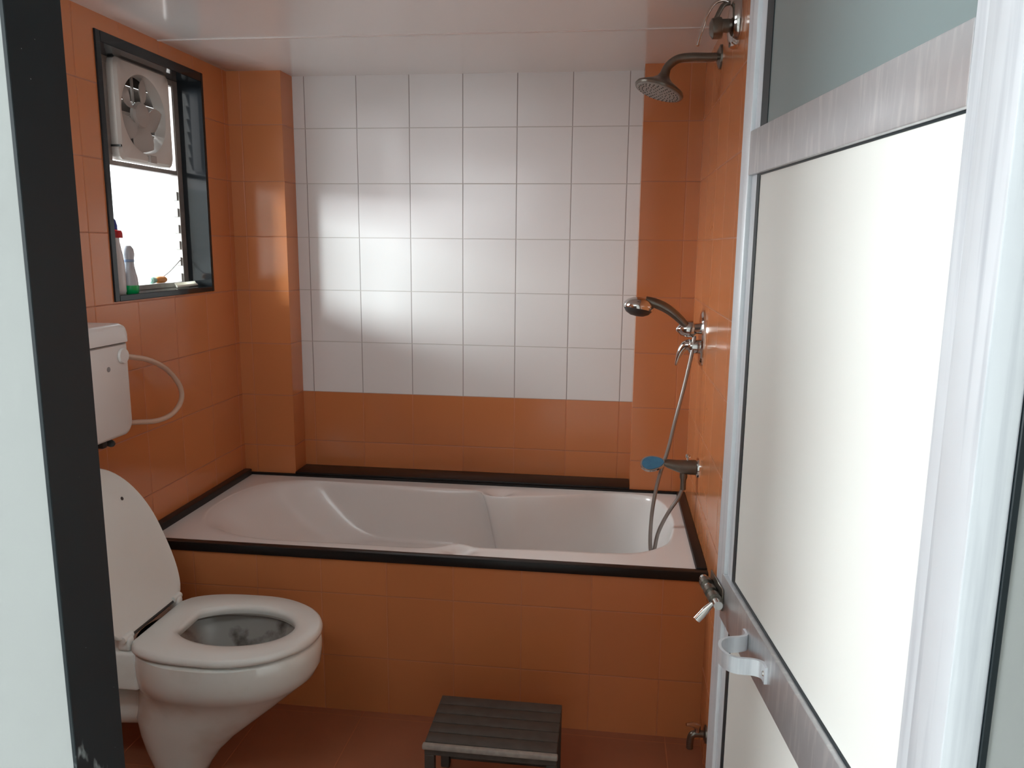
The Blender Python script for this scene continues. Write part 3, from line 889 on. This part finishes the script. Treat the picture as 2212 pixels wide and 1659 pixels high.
hs = thing('hand_shower', 'chrome hand shower resting in its holder with a long metal hose into the tub', 'hand shower', (1.625, DY, 1.16))
hp = catmull([(1.668, DY - 0.012, 1.130), (1.640, DY - 0.012, 1.163), (1.612, DY - 0.012, 1.190), (1.580, DY - 0.010, 1.213), (1.545, DY - 0.008, 1.228), (1.515, DY - 0.006, 1.234)], 6)
bm = NB(); tube(bm, hp, 0.01, 16, radii=[0.0105 + 0.005 * min(1, i / 20) for i in range(len(hp))])
obj('handle', bm, M_chrome_dark, hs)
hd2 = Vector((-0.16, -0.12, -0.98)).normalized(); c2 = Vector((1.497, DY - 0.006, 1.240))
bm = NB(); lathe(bm, [(0.0, -0.006), (0.020, -0.004), (0.037, 0.005), (0.047, 0.016), (0.049, 0.026), (0.047, 0.033), (0.0, 0.033)], c2, hd2, 36)
obj('head', bm, M_chrome, hs)
bm = NB(); lathe(bm, [(0.044, 0.031), (0.044, 0.034), (0.036, 0.045), (0.020, 0.053), (0.0, 0.055)], c2, hd2, 36)
obj('spray_face', bm, simple('dark_spray_face', (0.035, 0.03, 0.028), 0.4), hs, label='dark domed spray face')
hpts = [(1.670, DY - 0.012, 1.128), (1.664, DY - 0.018, 1.07), (1.646, -0.334, 0.97), (1.622, -0.345, 0.86), (1.603, -0.352, 0.765), (1.578, -0.356, 0.672), (1.563, -0.358, 0.580), (1.558, -0.360, 0.500), (1.560, -0.362, 0.432),
        (1.5665, -0.3625, 0.416), (1.573, -0.362, 0.432), (1.584, -0.360, 0.490), (1.612, -0.360, 0.556), (1.640, -0.362, 0.605), (1.652, -0.366, 0.640)]
bm = NB(); tube(bm, catmull(hpts, 10), 0.0062, 12)
obj('hose', bm, M_hose, hs)

# ------------------------------------------------------------------ bath spout
sp_ = thing('bath_spout', 'chrome tub spout with a blue oval tip and a diverter knob above the tub end', 'tap', (W, -0.37, 0.714))
bm = NB(); lathe(bm, [(0.0, 0.0), (0.032, 0.0), (0.031, 0.005), (0.023, 0.009), (0.0, 0.009)], (W, -0.37, 0.714), (-1, 0, 0), 28)
obj('flange', bm, M_chrome, sp_)
bm = NB()
tube(bm, [(W - 0.006, -0.37, 0.714), (1.67, -0.37, 0.714), (1.648, -0.37, 0.715), (1.625, -0.37, 0.719), (1.602, -0.37, 0.724), (1.590, -0.37, 0.727)], 0.02, 24, radii=[0.024, 0.0235, 0.023, 0.021, 0.0195, 0.018], flat=[1, 1, 0.95, 0.82, 0.7, 0.5])
obj('body', bm, M_chrome_dark, sp_)
tdir = Vector((0.25, -0.62, 0.74)).normalized()
tc = Vector((1.556, -0.372, 0.723))
bm = NB()
t = bmesh.new(); pr = []
for k in range(40):
    a = 2 * pi * k / 40
    pr.append((0.040 * cos(a), 0.027 * sin(a) * (1 - 0.22 * cos(a))))
prism(bm, pr, -0.007, 0.002, 0.002, 2, Matrix.Translation(tc) @ Matrix.Rotation(radians(-8), 4, 'Y') @ Matrix.Rotation(radians(42), 4, 'X'))
tp = obj('spout_tip', bm, M_chrome, sp_)
bm = NB(); prism(bm, [(x * 0.86, y * 0.84) for x, y in pr], 0.0022, 0.0035, 0, 2, Matrix.Translation(tc) @ Matrix.Rotation(radians(-8), 4, 'Y') @ Matrix.Rotation(radians(42), 4, 'X'))
obj('tip_oval', bm, M_blue, tp, label='glossy blue oval')  # blue oval laid over the face of the spout tip
bm = NB(); lathe(bm, [(0.0, 0.0), (0.004, 0.0), (0.004, 0.012), (0.008, 0.014), (0.008, 0.020), (0.004, 0.024), (0.0, 0.024)], (1.664, -0.37, 0.733), (0, 0, 1), 18)
obj('diverter_knob', bm, M_chrome, sp_)
bm = NB(); lathe(bm, [(0.0, 0.0), (0.012, 0.0), (0.012, 0.022), (0.009, 0.030), (0.009, 0.062), (0.0, 0.062)], (1.654, -0.368, 0.701), (0, 0, -1), 20)
obj('hose_outlet', bm, M_chrome_dark, sp_)

# ------------------------------------------------------------------ low tap on the right wall
tpw = thing('wall_tap', 'small chrome tap low on the right wall just above the floor', 'tap', (W, -0.86, 0.11))
bm = NB(); lathe(bm, [(0.0, 0.0), (0.024, 0.0), (0.023, 0.004), (0.014, 0.008), (0.0, 0.008)], (W, -0.86, 0.11), (-1, 0, 0), 24)
obj('flange', bm, M_chrome_dark, tpw)
bm = NB(); tube(bm, catmull([(W - 0.004, -0.86, 0.11), (1.672, -0.86, 0.11), (1.660, -0.86, 0.104), (1.656, -0.86, 0.085), (1.656, -0.86, 0.066)], 5), 0.0095, 14)
obj('body', bm, M_chrome_dark, tpw)
bm = NB(); tube(bm, [(1.674, -0.86, 0.118), (1.673, -0.862, 0.134), (1.660, -0.868, 0.141), (1.642, -0.875, 0.144)], 0.006, 12, radii=[0.009, 0.010, 0.007, 0.004])
obj('handle', bm, M_chrome, tpw)

# ------------------------------------------------------------------ step stool
st = thing('step_stool', 'low dark wooden step stool standing on the floor before the tub', 'stool', (1.148, -1.02, 0))
x0, x1, y0, y1, zt = 0.986, 1.311, -1.130, -0.918, 0.200
bm = NB()
nb = 5
for k in range(nb):
    a = y0 + 0.008 + (y1 - y0 - 0.008) * k / nb; b_ = y0 + 0.008 + (y1 - y0 - 0.008) * (k + 1) / nb
    box(bm, x0, x1, a + 0.0008, b_ - 0.0008, zt - 0.016, zt, 0.0025, 2)
obj('top_board', bm, M_stool, st)
bm = NB(); box(bm, x0 - 0.004, x1 + 0.003, y0 - 0.006, y0 + 0.0085, zt - 0.014, zt - 0.001, 0.003, 2)
obj('front_nosing', bm, M_stooledge, st, label='worn pale grey front nosing')
bm = NB(); box(bm, x0, x1, y0 + 0.002, y0 + 0.014, zt - 0.032, zt - 0.0145, 0.001, 1)
obj('cross_rail', bm, M_stool, st)
bm = NB(); box(bm, x0, x1, y1 - 0.014, y1 - 0.002, zt - 0.040, zt - 0.0165, 0.001, 1)
obj('cross_rail', bm, M_stool, st)
bm = NB(); box(bm, x0 + 0.0245, x1 - 0.0245, y1 - 0.016, y1 - 0.006, 0.02, zt - 0.0405, 0.001, 1)
obj('added_shade_board', bm, M_stool, st)  # added to darken the opening under the top, stands in for shade
for (lx, ly) in ((x0, y0 + 0.002), (x1 - 0.024, y0 + 0.002), (x0, y1 - 0.026), (x1 - 0.024, y1 - 0.026)):
    bm = NB(); box(bm, lx, lx + 0.024, ly, ly + 0.024, 0.0, zt - 0.0325 if ly < -1.0 else zt - 0.041, 0.002, 1)
    obj('leg', bm, M_stool, st)

# ------------------------------------------------------------------ door, open against the right wall
door = bpy.data.objects.new('door_1', None); COL.objects.link(door)
struct(door, 'aluminium framed door with cream lower panel and grey glass top, swung open inwards', 'door')
door.location = (1.6725, -2.198, 0); door.rotation_euler = (0, 0, radians(6.2))
# local frame: +y along the leaf from hinge to free edge, -x is the face seen, z up
PX = 0.0       # face of stiles
LT = 0.024     # leaf thickness
DZ0, DZ1 = 0.012, 2.004


def L(name, bm, m, par=door, **k): return obj(name, bm, m, par, local=True, **k)


bm = NB(); box(bm, PX, PX + LT, 0.632, 0.676, DZ0, DZ1, 0.002, 2); box(bm, PX + 0.0065, PX + LT, 0.606, 0.632, DZ0, DZ1, 0.001, 1)
# stile seen from the camera side: its inner return is pale
L('lock_stile', bm, M_alu_bright)
bm = NB(); box(bm, PX, PX + LT, 0.0, 0.040, DZ0, DZ1, 0.002, 2)
L('hinge_stile', bm, M_alu_bright)
bm = NB(); box(bm, PX, PX + LT, 0.040, 0.632, 1.509, 1.574, 0.002, 2)
L('upper_rail', bm, M_alu)
bm = NB(); box(bm, PX - 0.001, PX + LT, 0.040, 0.640, 0.792, 0.871, 0.002, 2)
L('middle_rail', bm, M_alu)
bm = NB(); box(bm, PX, PX + LT, 0.040, 0.632, DZ0, 0.11, 0.002, 2)
L('bottom_rail', bm, M_alu)
bm = NB(); box(bm, PX, PX + LT, 0.040, 0.632, DZ1 - 0.05, DZ1, 0.002, 2)
L('top_rail', bm, M_alu)
PI = PX + 0.008
bm = NB(); box(bm, PI, PI + 0.006, 0.036, 0.610, 1.570, DZ1 - 0.045)
L('glass_panel', bm, M_glassdoor, smooth=False)
bm = NB(); box(bm, PI, PI + 0.006, 0.036, 0.610, 0.868, 1.513)
L('cream_panel', bm, M_lam, smooth=False)
bm = NB(); box(bm, PI, PI + 0.006, 0.036, 0.610, 0.105, 0.796)
L('cream_panel', bm, M_lam, smooth=False)
bm = NB(); box(bm, PI - 0.0012, PI + 0.003, 0.575, 0.608, 1.574, DZ1 - 0.05)
L('gasket', bm, M_gasket, smooth=False)
bm = NB(); box(bm, PI - 0.0012, PI + 0.003, 0.592, 0.608, 0.871, 1.509)
box(bm, PI - 0.0012, PI + 0.003, 0.040, 0.600, 0.871, 0.876)
box(bm, PI - 0.0012, PI + 0.003, 0.040, 0.600, 1.5065, 1.509)
L('gasket', bm, M_gasket, smooth=False)
bm = NB(); box(bm, PI - 0.0012, PI + 0.003, 0.592, 0.608, 0.11, 0.792)
L('gasket', bm, M_gasket, smooth=False)
# pull handle: flat strap bow on the middle rail
strap = catmull([(-0.0025, 0.384, 0), (-0.003, 0.400, 0), (-0.014, 0.4075, 0), (-0.034, 0.411, 0), (-0.046, 0.421, 0), (-0.051, 0.439, 0), (-0.046, 0.457, 0), (-0.034, 0.467, 0), (-0.014, 0.4705, 0), (-0.003, 0.478, 0), (-0.0025, 0.494, 0)], 6)
th = 0.0022
left_ = []; right_ = []
for i, p in enumerate(strap):
    d = (strap[min(i + 1, len(strap) - 1)] - strap[max(i - 1, 0)]).normalized(); nn = Vector((-d.y, d.x, 0))
    left_.append(p + nn * th); right_.append(p - nn * th)
poly = [(p.x, p.y) for p in left_] + [(p.x, p.y) for p in reversed(right_)]
bm = NB(); prism(bm, poly, 0.822, 0.846, 0.0006, 1)
ph = L('pull_handle', bm, M_alu_bright)
bm = NB()
for y in (0.391, 0.487):
    lathe(bm, [(0, 0), (0.004, 0), (0.003, 0.002), (0, 0.0025)], (-0.004, y, 0.834), (-1, 0, 0), 12)
L('screw', bm, M_chrome, ph)
# tower bolt at the free end of the rail
bm = NB(); box(bm, PX - 0.004, PX - 0.001, 0.618, 0.700, 0.812, 0.850, 0.001, 1)
for q in (0.626, 0.652, 0.684):
    t = bmesh.new()
    pts = [(-0.0145 + 0.0 + 0.011 * cos(a), 0.0 + 0.011 * sin(a)) for a in [radians(20 * k) for k in range(18)]]
    prism(t, pts, q - 0.007, q + 0.007, 0, 1, Matrix(((1, 0, 0, 0), (0, 0, 1, 0), (0, 1, 0, 0.831), (0, 0, 0, 1))))
    merge(bm, t)
tb = L('tower_bolt', bm, M_chrome_dark)
bm = NB(); tube(bm, [(-0.0145, 0.598, 0.831), (-0.0145, 0.705, 0.831)], 0.0075, 16)
L('bolt_rod', bm, M_chrome, tb)
bm = NB(); tube(bm, [(-0.020, 0.612, 0.829), (-0.032, 0.612, 0.816), (-0.045, 0.612, 0.800)], 0.0055, 14, radii=[0.004, 0.0065, 0.0065])
L('bolt_knob', bm, M_chrome, tb)

# aluminium frame post on the right jamb that carries the hinges
bm = NB(); box(bm, 1.6595, JX1 - 0.001, YN + 0.0, YI - 0.002, 0, DH - 0.012, 0.0018, 2)
struct(obj('trim_5', bm, M_alu_bright), 'pale aluminium post of the door frame on the right jamb', 'door frame')
